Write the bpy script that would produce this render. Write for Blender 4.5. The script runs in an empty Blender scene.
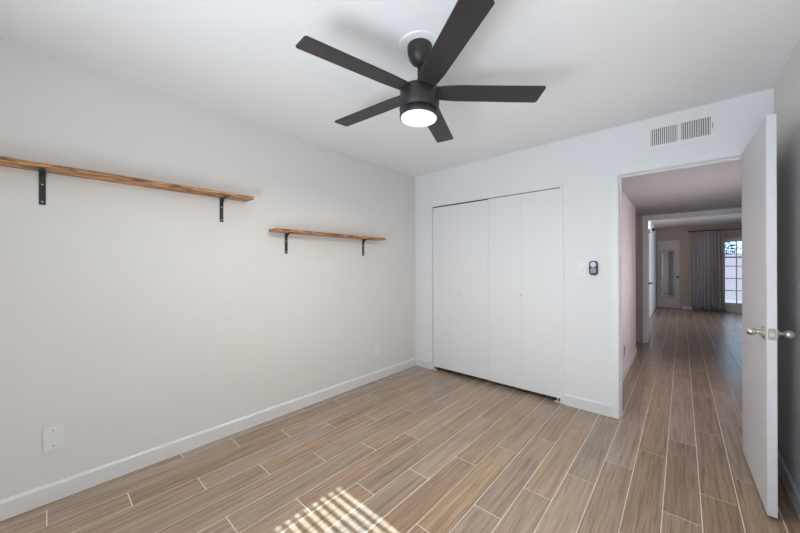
import bpy, bmesh, math, random
from mathutils import Vector, Matrix

random.seed(4)
PI = math.pi
scene = bpy.context.scene
COL = scene.collection

# ------------------------------------------------------------------ camera
YAW, ROLL, EYE, FPX = 0.7287, -0.0031, 1.275, 315.86
d = Vector((-math.sin(YAW), math.cos(YAW), 0.0003)).normalized()
r = Vector((math.cos(YAW), math.sin(YAW), 0.0))
u = r.cross(d)
r2 = r * math.cos(ROLL) + u * math.sin(ROLL)
u2 = -r * math.sin(ROLL) + u * math.cos(ROLL)
cam_data = bpy.data.cameras.new('camera')
cam_data.sensor_width = 36.0
cam_data.lens = FPX / 800.0 * 36.0
cam_data.clip_start = 0.02
cam_data.clip_end = 200
cam = bpy.data.objects.new('camera', cam_data)
cam.matrix_world = Matrix(((r2.x, u2.x, -d.x, 0), (r2.y, u2.y, -d.y, 0), (r2.z, u2.z, -d.z, EYE), (0, 0, 0, 1)))
COL.objects.link(cam)
scene.camera = cam

# ------------------------------------------------------------------ light
EL = math.radians(43.5)
W = bpy.data.worlds.new('sky')
scene.world = W
W.use_nodes = True
bg = W.node_tree.nodes['Background']
bg.inputs['Color'].default_value = (0.50, 0.74, 1.0, 1)
bg.inputs['Strength'].default_value = 2.8

sun_d = bpy.data.lights.new('sun', 'SUN')
sun_d.energy = 66.0
sun_d.angle = math.radians(0.28)
sun_d.color = (0.72, 0.88, 1.0)
sun = bpy.data.objects.new('sun', sun_d)
sun.rotation_euler = Vector((0, math.cos(EL), -math.sin(EL))).to_track_quat('-Z', 'Y').to_euler()
sun.location = (-0.8, -6, 6)
COL.objects.link(sun)


def area(name, loc, direction, sx, sy, watts, color):
    l = bpy.data.lights.new(name, 'AREA')
    l.shape = 'RECTANGLE'
    l.size, l.size_y = sx, sy
    l.energy = watts
    l.color = color
    o = bpy.data.objects.new(name, l)
    o.location = loc
    o.rotation_euler = Vector(direction).to_track_quat('-Z', 'Z').to_euler()
    COL.objects.link(o)
    return o


# lamp added inside the bedroom window, aimed up to brighten ceiling and back wall
glow = area('window_up_fill', (-0.58, -0.83, 0.75), (0.0, 0.75, 0.66), 1.7, 1.0, 31.5, (0.835, 0.92, 1.03))
glow.data.spread = math.radians(117)
# unseen lamps added at the right walls to brighten hall and far room
area('hall_side_fill', (0.72, 4.35, 1.30), (-1, 0, 0.15), 1.0, 1.3, 17.5, (1.0, 0.92, 0.92))
area('far_side_fill', (2.97, 9.8, 1.35), (-1, -0.05, 0.05), 2.4, 1.6, 32.0, (0.78, 0.86, 1.0)).data.spread = math.radians(95)

vs = scene.view_settings
vs.view_transform = 'Standard'
vs.look = 'None'
vs.exposure = -0.15
vs.gamma = 1.0
vs.use_curve_mapping = False

# ------------------------------------------------------------------ key sizes
XL, YB, XR, YR = -2.574, 3.182, 0.452, -0.90
H = 2.44
WT = 0.12
DX0, DX1, DH = -0.39, 0.355, 2.03          # bedroom doorway
CX0, CX1, CH = -2.302, -0.842, 2.010       # closet opening
HX0, HX1, HC = -0.50, 0.74, 2.12           # hall
YE = 6.60                                   # cross opening at the hall's end
FY = 12.50                                  # far wall


# ------------------------------------------------------------------ materials
def new_mat(name):
    m = bpy.data.materials.new(name)
    m.use_nodes = True
    nt = m.node_tree
    return m, nt, nt.nodes['Principled BSDF']


def N(nt, t, **kw):
    n = nt.nodes.new(t)
    for k, v in kw.items():
        setattr(n, k, v)
    return n


def simple(name, col, rough=0.5, metal=0.0, bump=0.0, bscale=200.0, vary=0.0, spec=None):
    """plain paint / metal / plastic with a little procedural variation"""
    m, nt, b = new_mat(name)
    b.inputs['Roughness'].default_value = rough
    b.inputs['Metallic'].default_value = metal
    if spec is not None:
        b.inputs['Specular IOR Level'].default_value = spec
    tc = N(nt, 'ShaderNodeTexCoord')
    nz = N(nt, 'ShaderNodeTexNoise')
    nz.inputs['Scale'].default_value = bscale
    nz.inputs['Detail'].default_value = 3
    nt.links.new(tc.outputs['Object'], nz.inputs['Vector'])
    mix = N(nt, 'ShaderNodeMix', data_type='RGBA')
    c2 = [max(0, c * (1 - vary)) for c in col]
    mix.inputs['A'].default_value = (*col, 1)
    mix.inputs['B'].default_value = (*c2, 1)
    nt.links.new(nz.outputs['Fac'], mix.inputs['Factor'])
    nt.links.new(mix.outputs['Result'], b.inputs['Base Color'])
    if bump:
        bp = N(nt, 'ShaderNodeBump')
        bp.inputs['Strength'].default_value = bump
        bp.inputs['Distance'].default_value = 0.002
        nt.links.new(nz.outputs['Fac'], bp.inputs['Height'])
        nt.links.new(bp.outputs['Normal'], b.inputs['Normal'])
    return m


M_WALL = simple('wall_paint', (0.84, 0.84, 0.845), 0.75, bump=0.12, bscale=90, vary=0.02, spec=0.25)
M_WALL_SHADE = simple('wall_paint_warm_shade', (0.80, 0.77, 0.742), 0.75, bump=0.12, bscale=90, vary=0.02, spec=0.25)  # wall paint copy with weaker, warmer light of the side walls in its colour
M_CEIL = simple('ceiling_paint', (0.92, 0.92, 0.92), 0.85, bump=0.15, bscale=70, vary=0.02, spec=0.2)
M_TRIM = simple('trim_paint', (0.84, 0.84, 0.845), 0.4, bump=0.03, bscale=60, vary=0.01)
M_BASE = simple('baseboard_paint', (0.79, 0.785, 0.785), 0.5, bump=0.03, bscale=60, vary=0.01)
M_DOOR = simple('door_paint', (0.69, 0.68, 0.71), 0.45, bump=0.06, bscale=120, vary=0.02)
M_CLOSET = simple('closet_paint', (0.82, 0.82, 0.825), 0.45, bump=0.04, bscale=120, vary=0.015)
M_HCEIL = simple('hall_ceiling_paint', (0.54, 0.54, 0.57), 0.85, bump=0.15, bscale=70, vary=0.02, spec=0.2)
M_HALL = simple('hall_paint', (0.84, 0.785, 0.80), 0.75, bump=0.12, bscale=90, vary=0.03, spec=0.25)
M_FAR = simple('far_room_paint', (0.54, 0.455, 0.40), 0.75, bump=0.1, bscale=90, vary=0.03, spec=0.25)
M_DARK = simple('closet_dark', (0.12, 0.11, 0.11), 0.8, vary=0.1)
M_IRON = simple('black_iron', (0.035, 0.037, 0.042), 0.5, 0.3, bump=0.2, bscale=300, vary=0.25)
M_SCREW = simple('screw_steel', (0.75, 0.75, 0.76), 0.3, 0.9)
M_FAN = simple('fan_black', (0.030, 0.028, 0.028), 0.42, 0.1, vary=0.2)
M_BLADE = simple('blade_black', (0.036, 0.032, 0.034), 0.42, 0.0, bump=0.05, bscale=40, vary=0.25)
M_NICKEL = simple('brushed_nickel', (0.62, 0.58, 0.54), 0.28, 1.0, bump=0.05, bscale=400, vary=0.08)
M_LATCH = simple('dark_nickel', (0.40, 0.37, 0.35), 0.45, 1.0, bump=0.05, bscale=300, vary=0.2)  # nickel in a darker, rougher tone for the latch plate
M_PLATE = simple('white_plastic', (0.84, 0.835, 0.825), 0.35, vary=0.01)
M_SWITCH = simple('glossy_white_plastic', (0.90, 0.90, 0.90), 0.12, vary=0.01)
M_SLOT = simple('slot_black', (0.03, 0.03, 0.03), 0.6)
M_VENT = simple('vent_enamel', (0.84, 0.84, 0.83), 0.4, vary=0.01)
M_VENTIN = simple('duct_dark', (0.02, 0.018, 0.022), 0.8)
M_REMOTE = simple('remote_shell', (0.028, 0.032, 0.045), 0.6, vary=0.1, spec=0.3)
M_REMBTN = simple('remote_pad', (0.62, 0.65, 0.71), 0.35, vary=0.05)
M_REMPANEL = simple('remote_panel', (0.22, 0.27, 0.36), 0.25, vary=0.2)
M_BLIND = simple('blind_white', (0.85, 0.84, 0.82), 0.5, vary=0.01)
M_DKKNOB = simple('oil_rubbed_bronze', (0.02, 0.018, 0.018), 0.4, 0.6)
M_FENCE = simple('stucco_fence', (0.052, 0.042, 0.047), 0.9, bump=0.4, bscale=12, vary=0.15)
M_PATIO = simple('patio_concrete', (0.055, 0.050, 0.052), 0.9, bump=0.3, bscale=6, vary=0.15)
M_LEAF = simple('shrub_leaf', (0.011, 0.014, 0.009), 0.6, bscale=8, vary=0.5)
M_BARK = simple('shrub_bark', (0.12, 0.09, 0.07), 0.9, bscale=20, vary=0.4)


def emit(name, col, s):
    m = bpy.data.materials.new(name)
    m.use_nodes = True
    nt = m.node_tree
    b = nt.nodes['Principled BSDF']
    b.inputs['Base Color'].default_value = (0.9, 0.88, 0.86, 1)
    b.inputs['Roughness'].default_value = 0.5
    nz = N(nt, 'ShaderNodeTexNoise')
    nz.inputs['Scale'].default_value = 3
    mix = N(nt, 'ShaderNodeMix', data_type='RGBA')
    mix.inputs['A'].default_value = (*col, 1)
    mix.inputs['B'].default_value = (*[c * 0.97 for c in col], 1)
    nt.links.new(nz.outputs['Fac'], mix.inputs['Factor'])
    nt.links.new(mix.outputs['Result'], b.inputs['Emission Color'])
    b.inputs['Emission Strength'].default_value = s
    return m


M_LENS = emit('frosted_lens', (1.0, 0.90, 0.84), 0.75)
M_BULB = emit('warm_bulb', (1.0, 0.62, 0.32), 9.0)


def glass_mat():
    m = bpy.data.materials.new('window_glass')
    m.use_nodes = True
    nt = m.node_tree
    nt.nodes.clear()
    out = N(nt, 'ShaderNodeOutputMaterial')
    t = N(nt, 'ShaderNodeBsdfTransparent')
    t.inputs['Color'].default_value = (0.96, 0.97, 0.97, 1)
    g = N(nt, 'ShaderNodeBsdfGlossy')
    g.inputs['Roughness'].default_value = 0.02
    f = N(nt, 'ShaderNodeFresnel')
    f.inputs['IOR'].default_value = 1.45
    mx = N(nt, 'ShaderNodeMixShader')
    nt.links.new(f.outputs[0], mx.inputs[0])
    nt.links.new(t.outputs[0], mx.inputs[1])
    nt.links.new(g.outputs[0], mx.inputs[2])
    nt.links.new(mx.outputs[0], out.inputs[0])
    return m


M_GLASS = glass_mat()
M_MIRROR = simple('mirror_silver', (0.80, 0.82, 0.84), 0.03, 1.0)


def wood_shelf():
    m, nt, b = new_mat('rustic_wood')
    tc = N(nt, 'ShaderNodeTexCoord')
    mp = N(nt, 'ShaderNodeMapping')
    mp.inputs['Scale'].default_value = (14, 1.6, 30)
    nt.links.new(tc.outputs['Object'], mp.inputs['Vector'])
    n1 = N(nt, 'ShaderNodeTexNoise')
    n1.inputs['Scale'].default_value = 3.0
    n1.inputs['Detail'].default_value = 8
    n1.inputs['Roughness'].default_value = 0.65
    n1.inputs['Distortion'].default_value = 1.2
    nt.links.new(mp.outputs[0], n1.inputs['Vector'])
    cr = N(nt, 'ShaderNodeValToRGB')
    e = cr.color_ramp.elements
    e[0].position, e[0].color = 0.33, (0.075, 0.040, 0.022, 1)
    e[1].position, e[1].color = 0.72, (0.84, 0.47, 0.22, 1)
    k = e.new(0.47)
    k.color = (0.46, 0.215, 0.085, 1)
    k = e.new(0.58)
    k.color = (0.74, 0.37, 0.15, 1)
    nt.links.new(n1.outputs['Fac'], cr.inputs[0])
    n2 = N(nt, 'ShaderNodeTexNoise')
    n2.inputs['Scale'].default_value = 2.0
    n2.inputs['Detail'].default_value = 6
    mp2 = N(nt, 'ShaderNodeMapping')
    mp2.inputs['Scale'].default_value = (18, 5, 45)
    nt.links.new(tc.outputs['Object'], mp2.inputs['Vector'])
    nt.links.new(mp2.outputs[0], n2.inputs['Vector'])
    r2_ = N(nt, 'ShaderNodeValToRGB')
    e = r2_.color_ramp.elements
    e[0].position, e[0].color = 0.38, (0.13, 0.11, 0.10, 1)
    e[1].position, e[1].color = 0.50, (1, 1, 1, 1)
    nt.links.new(n2.outputs['Fac'], r2_.inputs[0])
    mx = N(nt, 'ShaderNodeMix', data_type='RGBA', blend_type='MULTIPLY')
    mx.inputs['Factor'].default_value = 0.8
    nt.links.new(cr.outputs[0], mx.inputs['A'])
    nt.links.new(r2_.outputs[0], mx.inputs['B'])
    nt.links.new(mx.outputs['Result'], b.inputs['Base Color'])
    b.inputs['Roughness'].default_value = 0.55
    bp = N(nt, 'ShaderNodeBump')
    bp.inputs['Strength'].default_value = 0.3
    bp.inputs['Distance'].default_value = 0.003
    nt.links.new(n1.outputs['Fac'], bp.inputs['Height'])
    nt.links.new(bp.outputs[0], b.inputs['Normal'])
    return m


M_WOOD = wood_shelf()


def tile_mat():
    m, nt, b = new_mat('wood_look_tile')
    L = nt.links.new
    tc = N(nt, 'ShaderNodeTexCoord')
    at = N(nt, 'ShaderNodeAttribute', attribute_name='tile')
    off = N(nt, 'ShaderNodeVectorMath', operation='SCALE')
    off.inputs['Scale'].default_value = 37.0
    L(at.outputs['Vector'], off.inputs[0])
    add = N(nt, 'ShaderNodeVectorMath', operation='ADD')
    L(tc.outputs['Object'], add.inputs[0])
    L(off.outputs[0], add.inputs[1])
    mp = N(nt, 'ShaderNodeMapping')
    mp.inputs['Scale'].default_value = (24, 0.95, 1)
    L(add.outputs[0], mp.inputs['Vector'])
    n1 = N(nt, 'ShaderNodeTexNoise')
    n1.inputs['Scale'].default_value = 2.2
    n1.inputs['Detail'].default_value = 7
    n1.inputs['Roughness'].default_value = 0.6
    n1.inputs['Distortion'].default_value = 0.6
    L(mp.outputs[0], n1.inputs['Vector'])
    mp2 = N(nt, 'ShaderNodeMapping')
    mp2.inputs['Scale'].default_value = (150, 4, 1)
    L(add.outputs[0], mp2.inputs['Vector'])
    n2 = N(nt, 'ShaderNodeTexNoise')
    n2.inputs['Scale'].default_value = 2.0
    n2.inputs['Detail'].default_value = 3
    L(mp2.outputs[0], n2.inputs['Vector'])
    cr = N(nt, 'ShaderNodeValToRGB')
    e = cr.color_ramp.elements
    e[0].position, e[0].color = 0.28, (0.215, 0.151, 0.104, 1)
    e[1].position, e[1].color = 0.74, (0.465, 0.354, 0.262, 1)
    k = e.new(0.5)
    k.color = (0.356, 0.256, 0.181, 1)
    L(n1.outputs['Fac'], cr.inputs[0])
    # fine grain
    fg = N(nt, 'ShaderNodeMapRange')
    fg.inputs['From Min'].default_value = 0.3
    fg.inputs['From Max'].default_value = 0.7
    fg.inputs['To Min'].default_value = 0.86
    fg.inputs['To Max'].default_value = 1.10
    L(n2.outputs['Fac'], fg.inputs['Value'])
    m1 = N(nt, 'ShaderNodeVectorMath', operation='SCALE')
    L(cr.outputs[0], m1.inputs[0])
    L(fg.outputs[0], m1.inputs['Scale'])
    # tile to tile tone: warm or grey, lighter or darker
    sep = N(nt, 'ShaderNodeSeparateXYZ')
    L(at.outputs['Vector'], sep.inputs[0])
    hs = N(nt, 'ShaderNodeHueSaturation')
    sm = N(nt, 'ShaderNodeMapRange')
    sm.inputs['To Min'].default_value = 0.84
    sm.inputs['To Max'].default_value = 1.20
    L(sep.outputs[1], sm.inputs['Value'])
    vm = N(nt, 'ShaderNodeMapRange')
    vm.inputs['To Min'].default_value = 0.88
    vm.inputs['To Max'].default_value = 1.10
    L(sep.outputs[2], vm.inputs['Value'])
    L(sm.outputs[0], hs.inputs['Saturation'])
    L(vm.outputs[0], hs.inputs['Value'])
    L(m1.outputs[0], hs.inputs['Color'])
    L(hs.outputs[0], b.inputs['Base Color'])
    b.inputs['Roughness'].default_value = 0.27
    b.inputs['Specular IOR Level'].default_value = 0.85
    bp = N(nt, 'ShaderNodeBump')
    bp.inputs['Strength'].default_value = 0.08
    bp.inputs['Distance'].default_value = 0.002
    L(n2.outputs['Fac'], bp.inputs['Height'])
    L(bp.outputs[0], b.inputs['Normal'])
    return m


M_TILE = tile_mat()
M_GROUT = simple('grout', (0.80, 0.74, 0.68), 0.9, bump=0.3, bscale=150, vary=0.1)


def fabric(name, col):
    m, nt, b = new_mat(name)
    tc = N(nt, 'ShaderNodeTexCoord')
    w = N(nt, 'ShaderNodeTexNoise')
    mp = N(nt, 'ShaderNodeMapping')
    mp.inputs['Scale'].default_value = (1, 1, 6)
    nt.links.new(tc.outputs['Object'], mp.inputs[0])
    nt.links.new(mp.outputs[0], w.inputs['Vector'])
    w.inputs['Scale'].default_value = 60
    mix = N(nt, 'ShaderNodeMix', data_type='RGBA')
    mix.inputs['A'].default_value = (*col, 1)
    mix.inputs['B'].default_value = (*[c * 0.8 for c in col], 1)
    nt.links.new(w.outputs['Fac'], mix.inputs['Factor'])
    nt.links.new(mix.outputs['Result'], b.inputs['Base Color'])
    b.inputs['Roughness'].default_value = 0.9
    return m


M_CURTAIN = fabric('curtain_fabric', (0.55, 0.50, 0.51))


# ------------------------------------------------------------------ mesh helpers
class MB:
    def __init__(self):
        self.bm = bmesh.new()

    def _merge(self, tmp):
        me = bpy.data.meshes.new('tmp')
        tmp.to_mesh(me)
        tmp.free()
        self.bm.from_mesh(me)
        bpy.data.meshes.remove(me)

    def box(self, a, b, bevel=0.0, seg=2, mat=None):
        t = bmesh.new()
        bmesh.ops.create_cube(t, size=1)
        for v in t.verts:
            v.co = Vector([(a[i] + b[i]) / 2 + v.co[i] * (b[i] - a[i]) for i in range(3)])
        if bevel:
            bmesh.ops.bevel(t, geom=t.edges[:], offset=bevel, segments=seg, affect='EDGES', profile=0.5)
        if mat is not None:
            bmesh.ops.transform(t, matrix=mat, verts=t.verts)
        self._merge(t)
        return self

    def prism(self, pts, axis, a, b, mat=None, bevel=0.0):
        """extrude a 2-D outline along axis from a to b; pts are the other two coordinates in order"""
        t = bmesh.new()
        o = [i for i in range(3) if i != axis]

        def mk(p, h):
            c = [0, 0, 0]
            c[axis] = h
            c[o[0]], c[o[1]] = p
            return t.verts.new(c)
        A = [mk(p, a) for p in pts]
        B = [mk(p, b) for p in pts]
        n = len(pts)
        t.faces.new(A)
        t.faces.new(B[::-1])
        for i in range(n):
            j = (i + 1) % n
            t.faces.new((A[i], B[i], B[j], A[j]))
        bmesh.ops.recalc_face_normals(t, faces=t.faces)
        if bevel:
            bmesh.ops.bevel(t, geom=t.edges[:], offset=bevel, segments=2, affect='EDGES')
        if mat is not None:
            bmesh.ops.transform(t, matrix=mat, verts=t.verts)
        self._merge(t)
        return self

    def lathe(self, prof, seg=32, mat=None, smooth=True):
        """prof: (radius, z) from bottom to top; closed with caps; axis z"""
        t = bmesh.new()
        rings = []
        for (R, z) in prof:
            if R < 1e-6:
                rings.append([t.verts.new((0, 0, z))])
            else:
                rings.append([t.verts.new((R * math.cos(2 * PI * k / seg), R * math.sin(2 * PI * k / seg), z)) for k in range(seg)])
        for A, B in zip(rings, rings[1:]):
            for k in range(seg):
                j = (k + 1) % seg
                if len(A) == 1 and len(B) == 1:
                    continue
                if len(A) == 1:
                    f = t.faces.new((A[0], B[j], B[k]))
                elif len(B) == 1:
                    f = t.faces.new((A[k], A[j], B[0]))
                else:
                    f = t.faces.new((A[k], A[j], B[j], B[k]))
                f.smooth = smooth
        if len(rings[0]) > 1:
            t.faces.new(rings[0][::-1])
        if len(rings[-1]) > 1:
            t.faces.new(rings[-1])
        bmesh.ops.recalc_face_normals(t, faces=t.faces)
        if mat is not None:
            bmesh.ops.transform(t, matrix=mat, verts=t.verts)
        self._merge(t)
        return self

    def tube(self, pts, R, seg=10):
        t = bmesh.new()
        rings = []
        n = len(pts)
        for i, p in enumerate(pts):
            p = Vector(p)
            a = Vector(pts[max(0, i - 1)])
            b = Vector(pts[min(n - 1, i + 1)])
            dr = (b - a).normalized()
            up = Vector((0, 0, 1)) if abs(dr.z) < 0.9 else Vector((1, 0, 0))
            s = dr.cross(up).normalized()
            q = s.cross(dr)
            rings.append([t.verts.new(p + (s * math.cos(2 * PI * k / seg) + q * math.sin(2 * PI * k / seg)) * R) for k in range(seg)])
        for A, B in zip(rings, rings[1:]):
            for k in range(seg):
                j = (k + 1) % seg
                t.faces.new((A[k], A[j], B[j], B[k])).smooth = True
        t.faces.new(rings[0][::-1])
        t.faces.new(rings[-1])
        bmesh.ops.recalc_face_normals(t, faces=t.faces)
        self._merge(t)
        return self

    def build(self, name, mat, parent=None, loc=None):
        me = bpy.data.meshes.new(name)
        self.bm.to_mesh(me)
        self.bm.free()
        me.materials.append(mat)
        o = bpy.data.objects.new(name, me)
        COL.objects.link(o)
        if loc is not None:
            o.location = loc
        if parent is not None:
            o.parent = parent
        return o


def tag(o, label, cat, group=None, kind=None):
    o['label'] = label
    o['category'] = cat
    if group:
        o['group'] = group
    if kind:
        o['kind'] = kind
    return o


def thing(name, label, cat, loc=(0, 0, 0), rotz=0.0, group=None, kind=None):
    o = bpy.data.objects.new(name, None)
    o.empty_display_size = 0.1
    COL.objects.link(o)
    o.location = loc
    o.rotation_euler = (0, 0, rotz)
    return tag(o, label, cat, group, kind)


def struct(mb, name, mat, label, cat):
    return tag(mb.build(name, mat), label, cat, kind='structure')


def rounded_rect(w, h, rad, seg=6):
    pts = []
    for cx, cy, a0 in ((w / 2 - rad, h / 2 - rad, 0), (-w / 2 + rad, h / 2 - rad, 90), (-w / 2 + rad, -h / 2 + rad, 180), (w / 2 - rad, -h / 2 + rad, 270)):
        for k in range(seg + 1):
            a = math.radians(a0 + 90 * k / seg)
            pts.append((cx + rad * math.cos(a), cy + rad * math.sin(a)))
    return pts


# ------------------------------------------------------------------ floor: 6 x 36 in wood-look tiles, one-third stagger
def make_floor():
    PX, X0, TL, YU, G = 0.151, -0.381, 0.915, 0.305, 0.0038
    rects = [(XL, XR, YR, YB + 0.06), (-0.62, 0.86, YB + 0.06, 5.7), (-1.6, 0.86, 5.7, YE + 0.06), (-0.62, 3.1, YE + 0.06, FY)]
    rects.append((CX0 - 0.1, CX1 + 0.1, YB + 0.06, YB + 0.70))
    bm = bmesh.new()
    lay = bm.faces.layers.float_vector.new('tile')
    for (xa, xb, ya, yb) in rects:
        k0, k1 = math.floor((xa - X0) / PX), math.ceil((xb - X0) / PX)
        for k in range(k0, k1):
            cx0, cx1 = max(xa, X0 + PX * k + G / 2), min(xb, X0 + PX * (k + 1) - G / 2)
            if cx1 - cx0 < 0.004:
                continue
            ph = ((k + 2) % 3) * YU
            j0 = math.floor((ya - ph) / TL)
            j1 = math.ceil((yb - ph) / TL)
            for j in range(j0, j1):
                y0, y1 = max(ya, ph + j * TL + G / 2), min(yb, ph + (j + 1) * TL - G / 2)
                if y1 - y0 < 0.004:
                    continue
                rs = random.Random(k * 7919 + j * 104729)
                v = (rs.random(), rs.random(), rs.random())
                q = 0.0008
                T = [bm.verts.new(c) for c in ((cx0 + q, y0 + q, 0), (cx1 - q, y0 + q, 0), (cx1 - q, y1 - q, 0), (cx0 + q, y1 - q, 0))]
                B = [bm.verts.new(c) for c in ((cx0, y0, -0.0012), (cx1, y0, -0.0012), (cx1, y1, -0.0012), (cx0, y1, -0.0012))]
                f = bm.faces.new(T)
                f[lay] = v
                for i in range(4):
                    f = bm.faces.new((B[i], B[(i + 1) % 4], T[(i + 1) % 4], T[i]))
                    f[lay] = v
    nt = len(bm.faces)
    # grout bed: a solid slab under the tiles
    t = bmesh.new()
    bmesh.ops.create_cube(t, size=1)
    for v in t.verts:
        v.co = Vector((0.25 + v.co.x * 6.0, 5.8 + v.co.y * 13.8, -0.0512 + v.co.z * 0.10))
    bmesh.ops.recalc_face_normals(t, faces=t.faces)
    me = bpy.data.meshes.new('tmp')
    t.to_mesh(me)
    t.free()
    bm.from_mesh(me)
    bpy.data.meshes.remove(me)
    bm.faces.ensure_lookup_table()
    for i in range(nt, len(bm.faces)):
        bm.faces[i].material_index = 1
    me = bpy.data.meshes.new('floor')
    bm.to_mesh(me)
    bm.free()
    me.materials.append(M_TILE)
    me.materials.append(M_GROUT)
    o = bpy.data.objects.new('floor', me)
    COL.objects.link(o)
    tag(o, 'wood look plank tile floor with pale grout running from bedroom into hall', 'floor', kind='structure')


make_floor()

# ------------------------------------------------------------------ walls and ceilings
struct(MB().box((XL - 0.15, YR - 0.2, -0.1), (XL, YB + WT, H + 0.1)), 'wall_left', M_WALL_SHADE, 'white bedroom wall, warm shade in its colour, carrying the two shelves', 'wall')

b = MB()
b.box((XL, YB, -0.1), (CX0, YB + WT, H + 0.1))
b.box((CX0, YB, CH), (CX1, YB + WT, H + 0.1))
b.box((CX1, YB, -0.1), (DX0 - 0.015, YB + WT, H + 0.1))
b.box((DX0 - 0.015, YB, DH + 0.015), (DX1 + 0.015, YB + WT, H + 0.1))
b.box((DX1 + 0.015, YB, -0.1), (XR, YB + WT, H + 0.1))
struct(b, 'wall_back', M_WALL, 'white bedroom wall holding the closet and the doorway', 'wall')

struct(MB().box((XR, YR - 0.2, -0.1), (XR + 0.12, YB + WT, H + 0.1)), 'wall_right', M_WALL_SHADE, 'bedroom wall behind the open white door', 'wall')
struct(MB().box((XL - 0.15, YR - 0.2, H), (XR + 0.12, YB + WT, H + 0.12)), 'ceiling', M_CEIL, 'flat white bedroom ceiling with the fan', 'ceiling')

# rear wall with a window behind the viewer
WX0, WX1, WZ0, WZ1 = -1.502, 0.32, 0.25, 2.14
b = MB()
b.box((XL, YR - 0.15, -0.1), (WX0, YR, H))
b.box((WX1, YR - 0.15, -0.1), (XR, YR, H))
b.box((WX0, YR - 0.15, -0.1), (WX1, YR, WZ0))
b.box((WX0, YR - 0.15, WZ1), (WX1, YR, H))
struct(b, 'wall_rear', M_WALL, 'bedroom wall with the sunny window, behind the viewer', 'wall')

win = thing('window_1', 'white framed bedroom window behind the viewer', 'window', (WX0, YR - 0.15, WZ0), kind='structure')
ww, wh = WX1 - WX0, WZ1 - WZ0
f = MB()
f.box((0, 0, 0), (0.02, 0.05, wh)).box((ww - 0.02, 0, 0), (ww, 0.05, wh))
f.box((0.02, 0, 0), (ww - 0.02, 0.05, 0.04)).box((0.02, 0, wh - 0.02), (ww - 0.02, 0.05, wh))
f.build('window_frame', M_TRIM, win)
MB().box((0.02, 0.02, 0.04), (ww - 0.02, 0.026, wh - 0.02)).build('pane', M_GLASS, win)

# hall: lower ceiling, left wall, side passage, cross opening
HW = 0.10
b = MB()
b.box((HX0 - HW, YB + WT, -0.1), (HX0, 5.70, H))
b.box((-1.6, 5.60, -0.1), (HX0 - HW, 5.70, H))
struct(b, 'wall_hall_left', M_HALL, 'hall wall just beyond the bedroom doorway', 'wall')
struct(MB().box((HX1, YB + WT, -0.1), (HX1 + HW, YE, H)), 'wall_hall_right', M_HALL, 'hall wall hidden by the open bedroom door', 'wall')
struct(MB().box((XR + 0.12, YB, -0.1), (HX1 + HW, YB + WT, H)), 'wall_hall_front', M_HALL, 'short hall wall beside the bedroom doorway', 'wall')
struct(MB().box((-1.7, 5.60, -0.1), (-1.6, YE + WT, H)), 'wall_passage', M_HALL, 'end wall of the side passage off the hall', 'wall')
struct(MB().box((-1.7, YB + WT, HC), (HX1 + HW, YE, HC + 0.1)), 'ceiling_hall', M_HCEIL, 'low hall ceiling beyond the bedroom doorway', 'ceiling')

OX0, OX1, OH = -0.425, 0.70, 2.035
b = MB()
b.box((-1.6, YE, -0.1), (OX0 - 0.015, YE + WT, H))
b.box((OX1 + 0.015, YE, -0.1), (3.1, YE + WT, H))
b.box((OX0 - 0.015, YE, OH + 0.015), (OX1 + 0.015, YE + WT, H))
struct(b, 'wall_hall_end', M_FAR, 'hall end wall pierced by the wide cased opening', 'wall')  # far-room paint here puts this wall's shadow into its colour

# closet interior
b = MB()
b.box((CX0 - 0.12, YB + 0.70, -0.05), (CX1 + 0.12, YB + 0.74, H))
b.box((CX0 - 0.16, YB + WT, -0.05), (CX0 - 0.12, YB + 0.74, H))
b.box((CX1 + 0.12, YB + WT, -0.05), (CX1 + 0.16, YB + 0.74, H))
b.box((CX0 - 0.16, YB + WT, 2.2), (CX1 + 0.16, YB + 0.74, 2.24))
struct(b, 'wall_closet', M_DARK, 'dark inside of the closet behind the folding doors', 'wall')

# far room
FXL, FXR = -0.60, 3.0
GX0, GX1, GH = 0.80, 2.42, 2.03
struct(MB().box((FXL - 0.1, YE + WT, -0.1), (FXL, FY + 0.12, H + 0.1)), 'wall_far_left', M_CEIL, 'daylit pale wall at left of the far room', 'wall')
struct(MB().box((FXR, YE + WT, -0.1), (FXR + 0.1, FY + 0.12, H + 0.1)), 'wall_far_right', M_FAR, 'right wall of the far room, out of sight', 'wall')
b = MB()
b.box((FXL, FY, -0.1), (GX0, FY + 0.12, H + 0.1))
b.box((GX1, FY, -0.1), (FXR, FY + 0.12, H + 0.1))
b.box((GX0, FY, GH), (GX1, FY + 0.12, H + 0.1))
struct(b, 'wall_far', M_FAR, 'taupe wall at the end of the far room', 'wall')
struct(MB().box((FXL - 0.1, YE, H), (FXR + 0.1, FY + 0.12, H + 0.1)), 'ceiling_far', M_CEIL, 'ceiling of the far room beyond the cased opening', 'ceiling')


# ------------------------------------------------------------------ baseboards
def base_profile(h=0.10, t=0.013):
    return [(0, 0), (t, 0), (t, h - 0.014), (t * 0.45, h - 0.002), (t * 0.3, h), (0, h)]


def baseboard_x(name, x0, x1, y, label, h=0.10, mat=M_BASE):
    """along x, against a wall whose face is at y, projecting to -y"""
    return struct(MB().prism([(y - p[0], p[1]) for p in base_profile(h)], 0, x0, x1), name, mat, label, 'baseboard')


def baseboard_y(name, y0, y1, x, sgn, label, h=0.10, mat=M_BASE):
    return struct(MB().prism([(x + sgn * p[0], p[1]) for p in base_profile(h)], 1, y0, y1), name, mat, label, 'baseboard')


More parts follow.
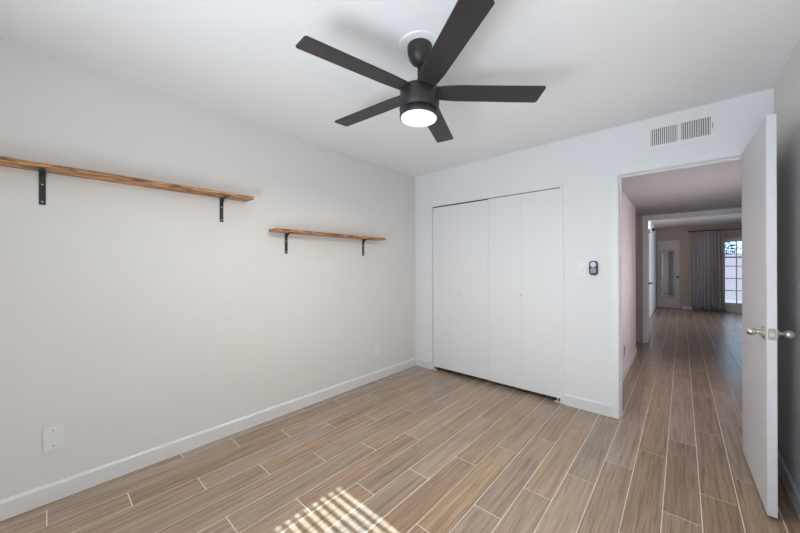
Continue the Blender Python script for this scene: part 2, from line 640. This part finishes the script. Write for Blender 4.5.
baseboard_y('baseboard_left', YR, YB, XL, 1, 'white baseboard along the wall under the shelves')
baseboard_x('baseboard_corner', XL + 0.013, CX0 - 0.032, YB, 'short white baseboard between room corner and closet')
baseboard_x('baseboard_back', CX1 + 0.032, DX0 - 0.062, YB, 'white baseboard between closet and doorway')
baseboard_y('baseboard_right', YR, YB, XR, -1, 'white baseboard on the wall behind the open door')
baseboard_y('baseboard_hall', YB + WT, 5.70, HX0, 1, 'white baseboard on the hall wall', h=0.09)
baseboard_x('baseboard_far', -0.03, GX0 - 0.01, FY, 'baseboard under the curtain on the far wall', h=0.08)


# ------------------------------------------------------------------ casings and jambs
def casing(mb, x0, x1, h, y, sgn, w=0.057, t=0.014):
    """three mitred boards round an opening; y is the wall face, sgn the side they stand out to"""
    ya, yb = (y, y + sgn * t) if sgn > 0 else (y + sgn * t, y)
    for pts in ([(x0, 0), (x0 - w, 0), (x0 - w, h + w), (x0, h)],
                [(x1, 0), (x1 + w, 0), (x1 + w, h + w), (x1, h)],
                [(x0, h), (x1, h), (x1 + w, h + w), (x0 - w, h + w)]):
        mb.prism(pts, 1, ya, yb, bevel=0.003)


def jamb(mb, x0, x1, h, y0, y1, t=0.015, stop=0.035):
    mb.box((x0 - t, y0, 0), (x0, y1, h))
    mb.box((x1, y0, 0), (x1 + t, y1, h))
    mb.box((x0 - t, y0, h), (x1 + t, y1, h + t))
    if stop:
        ys = y0 + 0.04
        mb.box((x0, ys, 0), (x0 + 0.011, ys + stop, h))
        mb.box((x1 - 0.011, ys, 0), (x1, ys + stop, h))
        mb.box((x0 + 0.011, ys, h - 0.011), (x1 - 0.011, ys + stop, h))


t1 = thing('trim_1', 'white casing and jamb around the bedroom doorway', 'door frame', (0, 0, 0), kind='structure')
c = MB()
casing(c, DX0 - 0.004, DX1 + 0.004, DH + 0.004, YB, -1, w=0.055)
casing(c, DX0 - 0.004, DX1 + 0.004, DH + 0.004, YB + WT, 1)
c.build('casing', M_TRIM, t1)
j = MB()
jamb(j, DX0, DX1, DH, YB, YB + WT)
j.build('jamb', M_TRIM, t1)
MB().box((DX0, YB + 0.006, 0.885), (DX0 + 0.0015, YB + 0.036, 0.945), 0.0005).build('strike_plate', M_NICKEL, t1)

t2 = thing('trim_2', 'pale casing around the wide opening at the end of the hall', 'door frame', (0, 0, 0), kind='structure')
c = MB()
w = 0.057
casing(c, OX0 - 0.004, OX1 + 0.004, OH + 0.004, YE, -1, w=0.060, t=0.016)
c.build('casing', M_TRIM, t2)
j = MB()
jamb(j, OX0, OX1, OH, YE, YE + WT)
j.build('jamb', M_TRIM, t2)

# closet trim: a narrow flat edge around the opening
c = MB()
casing(c, CX0, CX1, CH, YB, -1, w=0.030, t=0.007)
struct(c, 'trim_3', M_WALL, 'narrow white edge trim around the closet opening', 'trim')


# ------------------------------------------------------------------ bedroom door (open)
def knob_set(parent, face_x, sgn, y, z, name='door_knob', mat=M_NICKEL, ball=0.0215, proj=0.068):
    """a ball knob on a flared rose, standing out from a door face along local x"""
    prof = [(0.0, 0.0), (0.033, 0.0), (0.033, 0.004), (0.026, 0.010), (0.013, 0.016), (0.0095, 0.022), (0.0088, proj - ball * 1.93)]
    n = 14
    for k in range(n):
        a = -PI / 2 + 0.42 + (PI - 0.42) * k / (n - 1)
        prof.append((max(0.0, ball * math.cos(a)) if k < n - 1 else 0.0, proj - ball + ball * math.sin(a)))
    m = Matrix.Translation((face_x, y, z)) @ Matrix.Rotation(sgn * PI / 2, 4, 'Y')
    return MB().lathe(prof, 28, m).build(name, mat, parent)


DL, DT = 0.738, 0.035
door = thing('door_1', 'white flush bedroom door standing open beside the hall', 'door', (0.3055, 3.163, 0), 0.018, kind='structure')
MB().box((0, -DL, 0.012), (DT, 0, DH + 0.004), 0.0015).build('slab', M_DOOR, door)
knob_set(door, 0.0, -1, -DL + 0.060, 0.928)
knob_set(door, DT, 1, -DL + 0.060, 0.928)
lp = MB().prism([(DT / 2 + p[0], 0.928 + p[1]) for p in rounded_rect(0.026, 0.058, 0.006)], 1, -DL - 0.0015, -DL + 0.001).build('latch_plate', M_LATCH, door)
MB().prism([(DT / 2 - 0.008, 0.918), (DT / 2 + 0.008, 0.918), (DT / 2 + 0.008, 0.938), (DT / 2 - 0.008, 0.938)], 1, -DL - 0.009, -DL - 0.001, bevel=0.002).build('latch_bolt', M_NICKEL, lp)
for z in (0.22, 1.0, 1.82):
    h = MB()
    h.lathe([(0.0055, z - 0.045), (0.0055, z + 0.045)], 12, Matrix.Translation((DT + 0.004, 0.006, 0)))
    h.build('hinge', M_NICKEL, door)


# ------------------------------------------------------------------ closet folding doors
CY = YB + 0.006
PT = 0.028


def bifold(name, x0, x1, top, bot, knob_x, knob_z, pivot_x, label):
    root = thing(name, label, 'closet door', ((x0 + x1) / 2, CY, 0), kind='structure')
    xm = (x0 + x1) / 2
    for a, e in ((x0, xm - 0.0003), (xm + 0.0003, x1)):
        MB().box((a - xm, 0, bot), (e - xm, PT, top), 0.0006).build('panel', M_CLOSET, root)
    MB().box((x0 - xm, 0.003, top + 0.001), (x1 - xm, PT, CH - 0.0005)).build('top_track_shade', M_SLOT, root)  # black strip puts shade into the gap above the panels, where the track runs
    prof = [(0.0, 0.0), (0.007, 0.0), (0.006, 0.008), (0.010, 0.013), (0.0145, 0.018), (0.0145, 0.022), (0.011, 0.026), (0, 0.027)]
    MB().lathe(prof, 20, Matrix.Translation((knob_x - xm, 0, knob_z)) @ Matrix.Rotation(PI / 2, 4, 'X')).build('knob', M_SWITCH, root)
    pv = MB()
    s = 1 if pivot_x < xm else -1
    pv.box((min(pivot_x, pivot_x + s * 0.055) - xm, -0.004, 0.0), (max(pivot_x, pivot_x + s * 0.055) - xm, 0.022, 0.006))
    pv.box((min(pivot_x, pivot_x + s * 0.006) - xm, -0.004, 0.0), (max(pivot_x, pivot_x + s * 0.006) - xm, 0.022, 0.036))
    pv.lathe([(0.005, 0.006), (0.005, bot)], 10, Matrix.Translation((pivot_x + s * 0.03 - xm, 0.012, 0)))
    pv.build('pivot_bracket', M_PLATE, root)
    return root


bifold('door_2', CX0 + 0.004, -1.5625, 1.996, 0.044, -1.913, 0.968, CX0 + 0.001, 'white folding closet door nearer the room corner')
bifold('door_3', -1.5605, CX1 - 0.002, 2.003, 0.040, -1.205, 0.985, CX1 - 0.001, 'white folding closet door nearer the light switch')


# ------------------------------------------------------------------ shelves
def shelf_board(L, dep, th):
    """slightly irregular hewn board, lengthwise along y"""
    t = bmesh.new()
    n = 40
    rings = []
    rr = random.Random(int(L * 1000))
    ph = [rr.uniform(0, 6.28) for _ in range(3)]
    for i in range(n + 1):
        y = -L / 2 + L * i / n
        wv = 0.0018 * math.sin(y * 9 + ph[0]) + 0.0012 * math.sin(y * 23 + ph[1])
        wz = 0.0012 * math.sin(y * 13 + ph[2])
        c_ = 0.0025
        pts = [(0, 0), (dep + wv - c_, 0 + wz), (dep + wv, c_ + wz), (dep + wv, th - c_ + wz * 0.6), (dep + wv - c_, th + wz * 0.6), (0, th)]
        rings.append([t.verts.new((x, y, z)) for x, z in pts])
    m = len(rings[0])
    for A, B in zip(rings, rings[1:]):
        for k in range(m):
            t.faces.new((A[k], A[(k + 1) % m], B[(k + 1) % m], B[k]))
    t.faces.new(rings[0][::-1])
    t.faces.new(rings[-1])
    bmesh.ops.recalc_face_normals(t, faces=t.faces)
    mb = MB()
    mb._merge(t)
    return mb


def bracket(root, y, z, drop=0.177, arm=0.132, w=0.025, t=0.005):
    """flat iron L bracket with a rounded inside corner; root-local, z = underside of the board"""
    R = 0.048
    pts = [(0, z), (arm, z), (arm, z - t)]
    for k in range(9):
        a = PI / 2 + (PI / 2) * k / 8
        pts.append((t + R + R * math.cos(a), z - t - R + R * math.sin(a)))
    pts += [(t, z - drop), (0, z - drop)]
    br = MB().prism(pts, 1, y - w / 2, y + w / 2, bevel=0.0012).build('bracket', M_IRON, root)
    for zz in (z - drop + 0.016, z - 0.068):
        sc = MB().lathe([(0, -0.001), (0.0046, -0.001), (0.0046, 0.0006), (0.003, 0.0020), (0.0, 0.0024)], 14,
                        Matrix.Translation((t, y, zz)) @ Matrix.Rotation(PI / 2, 4, 'Y'))
        sc.build('screw', M_SCREW, br)
    sc = MB().lathe([(0, -0.001), (0.0040, -0.001), (0.0040, 0.0006), (0.0, 0.0018)], 14,
                    Matrix.Translation((t + R * 0.29, y, z - t - R * 0.29)) @ Matrix.Rotation(PI * 0.75, 4, 'Y'))
    sc.build('screw', M_IRON, br)
    return br


def wall_shelf(yc, z, L, ys, label):
    root = thing('wall_shelf', label, 'shelf', (XL, yc, z), group=None)
    bd = shelf_board(L, 0.137, 0.021).build('board', M_WOOD, root)
    for y in ys:
        bracket(root, y - yc, 0.0)
    return root


wall_shelf((-0.235 + 1.057) / 2, 1.791, 1.292, (-0.013, 0.875), 'long rustic wood shelf, the higher one, running out of view on black brackets')
wall_shelf((1.238 + 2.495) / 2, 1.568, 1.257, (1.393, 2.284), 'rustic wood shelf, the lower one, near the room corner on black brackets')

# ------------------------------------------------------------------ ceiling fan
FX, FYc = -1.0304, 1.3165
TXF, TYF = -0.0202, -0.0371
fan = thing('ceiling_fan', 'matte black five blade ceiling fan with a lit round lens', 'ceiling fan', (FX, FYc, H))
MB().lathe([(0.100, -0.004), (0.108, -0.0025), (0.112, -0.0005), (0.112, 0.0)], 48).build('ceiling_plate', M_CEIL, fan)['label'] = 'white round plate against the ceiling'
MB().lathe([(0.0, -0.108), (0.020, -0.106), (0.030, -0.100), (0.043, -0.089), (0.054, -0.073), (0.061, -0.053), (0.0645, -0.034), (0.0655, -0.016), (0.0650, -0.004)], 40).build('canopy', M_FAN, fan)
MB().lathe([(0.0125, -0.245), (0.0125, -0.095)], 20).build('downrod', M_FAN, fan)
MB().lathe([(0.024, -0.240), (0.024, -0.212), (0.021, -0.207), (0.0125, -0.205)], 24).build('collar', M_FAN, fan)
tilt = Matrix.Rotation(-TXF, 4, 'Y') @ Matrix.Rotation(TYF, 4, 'X')
toC = Matrix.Translation((0, 0, -0.225)) @ tilt @ Matrix.Translation((0, 0, 0.225))
MB().lathe([(0.0, -0.348), (0.099, -0.348), (0.104, -0.344), (0.104, -0.244), (0.101, -0.239), (0.094, -0.237), (0.026, -0.235), (0, -0.235)], 56, toC).build('motor_housing', M_FAN, fan)
MB().lathe([(0.0, -0.384), (0.0955, -0.384), (0.1005, -0.382), (0.1015, -0.378), (0.1015, -0.351), (0.0, -0.349)], 56, toC).build('light_ring', M_FAN, fan)
MB().lathe([(0.0, -0.3975), (0.05, -0.3965), (0.080, -0.3935), (0.092, -0.388), (0.0950, -0.383), (0.0, -0.382)], 56, toC).build('light_lens', M_LENS, fan)['label'] = 'glowing frosted white lens'

ll = bpy.data.lights.new('lens_light', 'AREA')
ll.shape = 'DISK'
ll.size = 0.164
ll.energy = 22.5
ll.color = (0.97, 0.93, 0.84)
lo = bpy.data.objects.new('lens_light', ll)
lo.location = (0.009, -0.006, -0.401)
lo.parent = fan
COL.objects.link(lo)

A0, PITCH, BW, BR, BZ = -1.8268, -0.1521, 0.118, 0.634, 2.1869 + 0.005
for k in range(5):
    a = A0 + k * 2 * PI / 5
    out = [(0.085, -0.046), (0.13, -0.052), (0.20, -BW / 2 + 0.002), (BR - 0.008, -BW / 2), (BR, -BW / 2 + 0.008), (BR - 0.008, BW / 2 - 0.010), (BR - 0.017, BW / 2), (0.20, BW / 2 - 0.002), (0.13, 0.052), (0.085, 0.046)]
    m = Matrix.Translation((0, 0, BZ - H)) @ tilt @ Matrix.Rotation(a, 4, 'Z') @ Matrix.Rotation(PITCH, 4, 'X')
    MB().prism(out, 2, -0.004, 0.004, m, bevel=0.0015).build('blade', M_BLADE, fan)

# ------------------------------------------------------------------ air vent above the doorway
VX0, VX1, VZ0, VZ1 = -0.214, 0.188, 2.180, 2.377
vent = thing('air_vent', 'white air vent grille high on the wall above the doorway', 'vent', ((VX0 + VX1) / 2, YB, (VZ0 + VZ1) / 2))
vw, vh = (VX1 - VX0) / 2, (VZ1 - VZ0) / 2
ix0, ix1, iz0, iz1 = -0.182 - (VX0 + VX1) / 2, 0.156 - (VX0 + VX1) / 2, 2.217 - (VZ0 + VZ1) / 2, 2.345 - (VZ0 + VZ1) / 2
fr = MB()
fr.prism([(-vw, -vh), (vw, -vh), (ix1, iz0), (ix0, iz0)], 1, -0.007, -0.0005)
fr.prism([(-vw, vh), (vw, vh), (ix1, iz1), (ix0, iz1)], 1, -0.007, -0.0005)
fr.prism([(-vw, -vh), (ix0, iz0), (ix0, iz1), (-vw, vh)], 1, -0.007, -0.0005)
fr.prism([(vw, -vh), (ix1, iz0), (ix1, iz1), (vw, vh)], 1, -0.007, -0.0005)
fr.build('frame', M_VENT, vent)
MB().box((ix0, -0.002, iz0), (ix1, -0.0006, iz1)).build('backing', M_VENTIN, vent)
xm = (ix0 + ix1) / 2
MB().box((xm - 0.011, -0.0075, iz0), (xm + 0.011, -0.002, iz1)).build('centre_bar', M_VENT, vent)
sl = MB()
for (a, e) in ((ix0, xm - 0.011), (xm + 0.011, ix1)):
    n = 13
    for k in range(n):
        x = a + (e - a) * (k + 0.5) / n
        mm = Matrix.Translation((x, -0.005, 0)) @ Matrix.Rotation(math.radians(-28 if a < xm - 0.02 else 28), 4, 'Z')
        sl.box((-0.0042, -0.0008, iz0), (0.0042, 0.0008, iz1), mat=mm)
sl.build('louvre', M_VENT, vent)
MB().box((ix1 + 0.009, -0.010, -0.022), (ix1 + 0.012, -0.006, 0.022), 0.001).build('lever', M_SLOT, vent)

# ------------------------------------------------------------------ switch and fan remote
sw = thing('light_switch', 'glossy white light switch beside the black remote', 'light switch', (-0.668, YB, 1.250))
MB().prism(rounded_rect(0.072, 0.118, 0.005), 1, -0.006, 0.0, bevel=0.0015).build('plate', M_SWITCH, sw)
MB().prism([(-0.006, -0.0335), (-0.0115, -0.0335), (-0.0085, 0.0), (-0.0075, 0.0335), (-0.006, 0.0335)], 0, -0.0165, 0.0165).build('rocker', M_SWITCH, sw)
for z in (-0.048, 0.048):
    MB().lathe([(0, -0.001), (0.003, -0.001), (0.003, 0.0006), (0, 0.001)], 12, Matrix.Translation((0, -0.006, z)) @ Matrix.Rotation(PI / 2, 4, 'X')).build('screw', M_PLATE, sw)

rm = thing('fan_remote', 'black rounded remote in its wall holder between switch and doorway', 'remote control', (-0.5745, YB, 1.2565))
MB().prism(rounded_rect(0.065, 0.124, 0.025), 1, -0.020, 0.0, bevel=0.002).build('holder', M_REMOTE, rm)
MB().lathe([(0, -0.002), (0.0235, -0.002), (0.0235, 0.002), (0.021, 0.0035), (0, 0.0035)], 32, Matrix.Translation((0, -0.020, 0.030)) @ Matrix.Rotation(PI / 2, 4, 'X')).build('button', M_REMBTN, rm)['label'] = 'pale round button pad'
MB().prism([(p[0], p[1] - 0.020) for p in rounded_rect(0.044, 0.046, 0.012)], 1, -0.0215, -0.020, bevel=0.001).build('panel', M_REMPANEL, rm)['label'] = 'blue grey panel'

# ------------------------------------------------------------------ plates on walls
bp = thing('blank_plate', 'blank white cover plate low on the wall under the long shelf', 'wall plate', (XL, 0.025, 0.343))
MB().prism(rounded_rect(0.080, 0.130, 0.004), 0, 0.0, 0.006, bevel=0.0018).build('plate', M_PLATE, bp)
for z in (0.041, -0.041):
    MB().lathe([(0, -0.001), (0.0038, -0.001), (0.0038, 0.0004), (0, 0.0008)], 12, Matrix.Translation((0.006, 0, z)) @ Matrix.Rotation(PI / 2, 4, 'Y')).build('screw', simple('plate_screw', (0.35, 0.34, 0.34), 0.4, 0.7), bp)


def outlet(root, face, mat_plate):
    """face: matrix whose local +x points out of the wall"""
    MB().prism(rounded_rect(0.072, 0.118, 0.004), 0, 0.0, 0.006, mat=face, bevel=0.0015).build('plate', mat_plate, root)
    for s in (1, -1):
        so = MB().prism([(p[0], p[1] + s * 0.0205) for p in rounded_rect(0.034, 0.030, 0.010)], 0, 0.005, 0.0085, mat=face).build('socket', mat_plate, root)
        hb = MB()
        for yy in (-0.007, 0.007):
            hb.box((0.0080, yy - 0.001, s * 0.0205 - 0.001), (0.0088, yy + 0.001, s * 0.0205 + 0.008), mat=face)
        hb.build('slot', M_SLOT, so)
    MB().lathe([(0, 0), (0.003, 0.0), (0.003, 0.0012), (0, 0.0016)], 12, face @ Matrix.Translation((0.006, 0, 0)) @ Matrix.Rotation(PI / 2, 4, 'Y')).build('screw', mat_plate, root)


o1 = thing('power_outlet', 'white power outlet low on the wall under the lower shelf', 'outlet', (XL, 2.478, 0.330))
outlet(o1, Matrix.Identity(4), M_PLATE)
o2 = thing('power_outlet', 'grey power outlet low on the hall wall past the doorway', 'outlet', (HX0, 4.44, 0.300))
outlet(o2, Matrix.Identity(4), simple('outlet_grey', (0.42, 0.43, 0.42), 0.4))

# ------------------------------------------------------------------ bedroom blind behind the viewer
YBL, PITCHZ = YR - 0.055, 0.0493
blind = thing('window_blind', 'white slatted blind in the bedroom window behind the viewer', 'blind', ((WX0 + WX1) / 2, YBL, WZ0))
bw = (WX1 - WX0) / 2 - 0.022
ztop = (1.113 - YBL) * math.tan(EL) - WZ0       # height of the topmost lit gap
hd = MB()
hd.box((-bw, -0.028, ztop + PITCHZ / 2 + 0.024), (bw, 0.028, WZ1 - WZ0))
hd.build('headrail', M_BLIND, blind)
sl = MB()
TILT = math.radians(25)
k = 0
while True:
    z = ztop + PITCHZ / 2 - PITCHZ * k
    if z < 0.05:
        break
    mm = Matrix.Translation((0, 0, z)) @ Matrix.Rotation(-TILT, 4, 'X')
    sl.box((-bw, -0.025, -0.0013), (bw, 0.025, 0.0013), mat=mm)
    k += 1
sl.build('slat', M_BLIND, blind)
tp = MB()
for x in (-1.451 - (WX0 + WX1) / 2, -0.20, 0.20, bw - 0.026):
    tp.box((x - 0.006, 0.0255, 0.03), (x + 0.006, 0.0262, WZ1 - WZ0 - 0.01))
    tp.box((x - 0.006, -0.0262, 0.03), (x + 0.006, -0.0255, WZ1 - WZ0 - 0.01))
tp.build('ladder_tape', M_BLIND, blind)
MB().box((-bw, -0.025, 0.01), (bw, 0.025, 0.03), 0.003).build('bottom_rail', M_BLIND, blind)

# ------------------------------------------------------------------ far room: doors, mirror, curtain, glazed door
# door ajar at the left jamb of the cased opening, seen edge on
d4 = thing('door_4', 'white door folded back against the left of the cased opening', 'door', (OX0 - 0.004, YE + WT + 0.012, 0), 0.035, kind='structure')
MB().box((-0.035, 0, 0.012), (0, 0.70, 2.02), 0.0015).build('slab', M_DOOR, d4)


def lever(parent, m):
    k = MB()
    k.lathe([(0, 0), (0.028, 0), (0.028, 0.006), (0.012, 0.012), (0.010, 0.042), (0.012, 0.052), (0.0, 0.054)], 20, m)
    k.tube([m @ Vector((0, 0, 0.046)), m @ Vector((0.05, 0, 0.048)), m @ Vector((0.105, 0, 0.046))], 0.008)
    k.build('lever', M_DKKNOB, parent)


lever(d4, Matrix.Translation((0, 0.64, 0.955)) @ Matrix.Rotation(PI / 2, 4, 'Y') @ Matrix.Rotation(PI / 2, 4, 'Z'))
for z in (0.22, 1.0, 1.80):
    MB().lathe([(0.007, z - 0.05), (0.007, z + 0.05)], 12, Matrix.Translation((0.004, -0.004, 0))).build('hinge', M_DKKNOB, d4)

# door on the far wall with a tall mirror hung on it
d5 = thing('door_5', 'pale door on the far wall with a tall mirror hung on it', 'door', (-0.305, FY, 0), kind='structure')
MB().box((-0.255, -0.040, 0.02), (0.255, -0.003, 2.03), 0.002).build('slab', simple('far_door_paint', (0.66, 0.60, 0.57), 0.5, vary=0.02), d5)
fm = MB()
casing(fm, -0.258, 0.258, 2.034, 0.0, -1, w=0.05, t=0.02)
fm.build('frame', M_FAR, d5)
MB().lathe([(0, 0), (0.030, 0), (0.030, 0.006), (0.012, 0.012), (0.010, 0.034), (0.024, 0.046), (0.028, 0.058), (0.022, 0.070), (0, 0.074)], 20,
           Matrix.Translation((0.212, -0.040, 0.94)) @ Matrix.Rotation(PI / 2, 4, 'X')).build('knob', M_DKKNOB, d5)

mr = thing('door_mirror', 'tall narrow mirror in a grey frame on the far door', 'mirror', (-0.315, FY - 0.058, 0.335), 0.10)
mw, mh = 0.155, 1.395
f = MB()
for pts in ([(-mw, 0), (-mw + 0.03, 0.03), (-mw + 0.03, mh - 0.03), (-mw, mh)], [(mw, 0), (mw - 0.03, 0.03), (mw - 0.03, mh - 0.03), (mw, mh)],
            [(-mw, 0), (mw, 0), (mw - 0.03, 0.03), (-mw + 0.03, 0.03)], [(-mw, mh), (mw, mh), (mw - 0.03, mh - 0.03), (-mw + 0.03, mh - 0.03)]):
    f.prism(pts, 1, -0.018, -0.001, bevel=0.002)
f.build('frame', simple('mirror_frame', (0.45, 0.45, 0.47), 0.25, 0.7), mr)
MB().box((-mw + 0.028, -0.010, 0.028), (mw - 0.028, -0.004, mh - 0.028)).build('glass', M_MIRROR, mr)

# curtain on its rod
rod = thing('curtain_rod', 'dark curtain rod above the glazed patio door', 'curtain rod', (0.17, FY - 0.085, 2.262))
MB().tube([(0, 0, 0), (2.55, 0, 0)], 0.011, 12).build('rod', M_DKKNOB, rod)
for x in (-0.018, 2.568):
    MB().lathe([(0, -0.026), (0.016, -0.02), (0.024, 0), (0.016, 0.02), (0, 0.026)], 16, Matrix.Translation((x, 0, 0)) @ Matrix.Rotation(PI / 2, 4, 'Y')).build('finial', M_DKKNOB, rod)
for x in (0.05, 2.48):
    MB().tube([(x, 0, -0.006), (x, 0.083, -0.006)], 0.007, 8).build('bracket', M_DKKNOB, rod)


def curtain(x0, x1, zt, zb, y, folds):
    t = bmesh.new()
    nx, nz = folds * 10, 12
    rr = random.Random(3)
    ph = [rr.uniform(-0.5, 0.5) for _ in range(folds + 2)]
    g = []
    for side in (0, 1):
        gg = []
        for i in range(nx + 1):
            row = []
            s = i / nx
            for j in range(nz + 1):
                v = j / nz
                fl = s * folds
                p = ph[int(fl)] * (1 - fl % 1) + ph[int(fl) + 1] * (fl % 1)
                amp = 0.020 + 0.024 * v
                xx = x0 + (x1 - x0) * s
                flare = (s - 0.5) * 0.05 * v
                yy = y + amp * math.sin(2 * PI * fl + p * (1 + v)) + 0.008 * math.sin(7 * fl + 3 * v)
                row.append(t.verts.new((xx + flare, yy + side * 0.004, zt + (zb - zt) * v)))
            gg.append(row)
        g.append(gg)
    for i in range(nx):
        for j in range(nz):
            t.faces.new((g[0][i][j], g[0][i + 1][j], g[0][i + 1][j + 1], g[0][i][j + 1])).smooth = True
            t.faces.new((g[1][i][j], g[1][i][j + 1], g[1][i + 1][j + 1], g[1][i + 1][j])).smooth = True
    for i in range(nx):
        t.faces.new((g[0][i][0], g[1][i][0], g[1][i + 1][0], g[0][i + 1][0]))
        t.faces.new((g[0][i][nz], g[0][i + 1][nz], g[1][i + 1][nz], g[1][i][nz]))
    for j in range(nz):
        t.faces.new((g[0][0][j], g[0][0][j + 1], g[1][0][j + 1], g[1][0][j]))
        t.faces.new((g[0][nx][j], g[1][nx][j], g[1][nx][j + 1], g[0][nx][j + 1]))
    bmesh.ops.recalc_face_normals(t, faces=t.faces)
    mb = MB()
    mb._merge(t)
    return mb


cu = curtain(-0.315, 0.315, 2.25, 0.015, 0, 9).build('curtain', M_CURTAIN, loc=(0.545, FY - 0.090, 0))
tag(cu, 'long grey pleated curtain drawn aside from the glazed patio door', 'curtain')

# glazed patio door
gd = thing('door_6', 'white glazed patio door with a grid of panes beside the curtain', 'glass door', (GX0, FY, 0), kind='structure')
gw = GX1 - GX0
f = MB()
f.box((0, 0, 0), (0.04, 0.11, GH)).box((gw - 0.04, 0, 0), (gw, 0.11, GH)).box((0.04, 0, GH - 0.04), (gw - 0.04, 0.11, GH)).box((0.04, 0, 0), (gw - 0.04, 0.11, 0.02))
f.build('frame', M_TRIM, gd)
lw = (gw - 0.08) / 2
for i in range(2):
    x0 = 0.04 + i * lw
    lf = MB()
    gx0, gx1, gz0, gz1 = x0 + 0.05, x0 + lw - 0.06, 0.25, 1.93
    lf.box((x0 + 0.002, 0.02, 0.022), (gx0, 0.06, 1.988)).box((gx1, 0.02, 0.022), (x0 + lw - 0.002, 0.06, 1.988))
    lf.box((gx0, 0.02, 0.022), (gx1, 0.06, gz0)).box((gx0, 0.02, gz1), (gx1, 0.06, 1.988))
    leaf = lf.build('leaf', M_TRIM, gd)
    mu = MB()
    for k in range(1, 5):
        z = gz0 + (gz1 - gz0) * k / 5
        mu.box((gx0, 0.025, z - 0.011), (gx1, 0.055, z + 0.011))
    for k in range(1, 3):
        x = gx0 + (gx1 - gx0) * k / 3
        mu.box((x - 0.011, 0.026, gz0), (x + 0.011, 0.054, gz1))
    mu.build('muntin', M_TRIM, leaf)
    MB().box((gx0, 0.038, gz0), (gx1, 0.042, gz1)).build('pane', M_GLASS, leaf)

# small lamp high on the pale wall
lm = thing('wall_lamp', 'small dark lamp glowing warm high on the pale far left wall', 'wall lamp', (FXL, 9.9, 2.13))
MB().box((0.0, -0.03, -0.05), (0.012, 0.03, 0.05), 0.003).build('mount', M_DKKNOB, lm)
MB().tube([(0.010, 0, -0.02), (0.06, 0, -0.03), (0.085, 0, 0.0)], 0.006, 8).build('arm', M_DKKNOB, lm)
MB().lathe([(0.018, 0.0), (0.030, 0.01), (0.042, 0.06), (0.040, 0.06), (0.028, 0.012), (0.016, 0.004)], 20, Matrix.Translation((0.085, 0, 0))).build('shade', M_DKKNOB, lm)
MB().lathe([(0, 0.006), (0.018, 0.016), (0.024, 0.04), (0.014, 0.056), (0, 0.058)], 16, Matrix.Translation((0.085, 0, 0))).build('bulb', M_BULB, lm)

wl = bpy.data.lights.new('bulb_light', 'POINT')
wl.energy = 5.0
wl.shadow_soft_size = 0.02
wl.color = (1.0, 0.62, 0.32)
wo = bpy.data.objects.new('bulb_light', wl)
wo.location = (0.085, 0, 0.075)
wo.parent = lm
COL.objects.link(wo)

# ------------------------------------------------------------------ outside the patio door
struct(MB().box((-8, FY + 0.12, -0.15), (14, 40, -0.04)), 'ground', M_PATIO, 'sunlit patio paving beyond the glazed door', 'ground')
struct(MB().box((-8, 17.6, -0.04), (14, 17.8, 1.62)).box((-8, 17.55, 1.62), (14, 17.85, 1.70)), 'wall_garden', M_FENCE, 'pinkish garden wall beyond the patio', 'wall')


def shrub(x, y, h, seed, label):
    root = thing('shrub', label, 'shrub', (x, y, -0.04), group='shrubs behind the garden wall')
    rr = random.Random(seed)
    s = MB()
    for k in range(5):
        a = rr.uniform(0, 6.28)
        s.tube([(0, 0, 0), (0.15 * math.cos(a), 0.15 * math.sin(a), h * 0.4), (0.5 * math.cos(a), 0.5 * math.sin(a), h * 0.8)], 0.04, 6)
    s.build('stem', M_BARK, root)
    t = bmesh.new()
    for k in range(900):
        th, ph_ = rr.uniform(0, 2 * PI), math.acos(rr.uniform(-1, 1))
        R = rr.uniform(0.35, 1.0) ** 0.6
        c0 = Vector((R * 0.95 * math.sin(ph_) * math.cos(th), R * 0.8 * math.sin(ph_) * math.sin(th), h * 0.72 + R * h * 0.30 * math.cos(ph_)))
        q = Matrix.Rotation(rr.uniform(0, 6.28), 3, 'Z') @ Matrix.Rotation(rr.uniform(-1.2, 1.2), 3, 'X')
        L_, w_ = rr.uniform(0.10, 0.17), 0.035
        vs_ = [t.verts.new(c0 + q @ Vector(p)) for p in ((0, 0, 0), (w_, L_ * 0.5, 0.012), (0, L_, 0), (-w_, L_ * 0.5, 0.012))]
        t.faces.new(vs_)
    mb = MB()
    mb._merge(t)
    mb.build('foliage', M_LEAF, root)


for i, (x, y, h) in enumerate(((0.9, 19.0, 2.7), (3.2, 19.3, 2.5), (5.6, 18.9, 2.8))):
    shrub(x, y, h, 10 + i, 'green shrub showing above the garden wall beyond the patio')
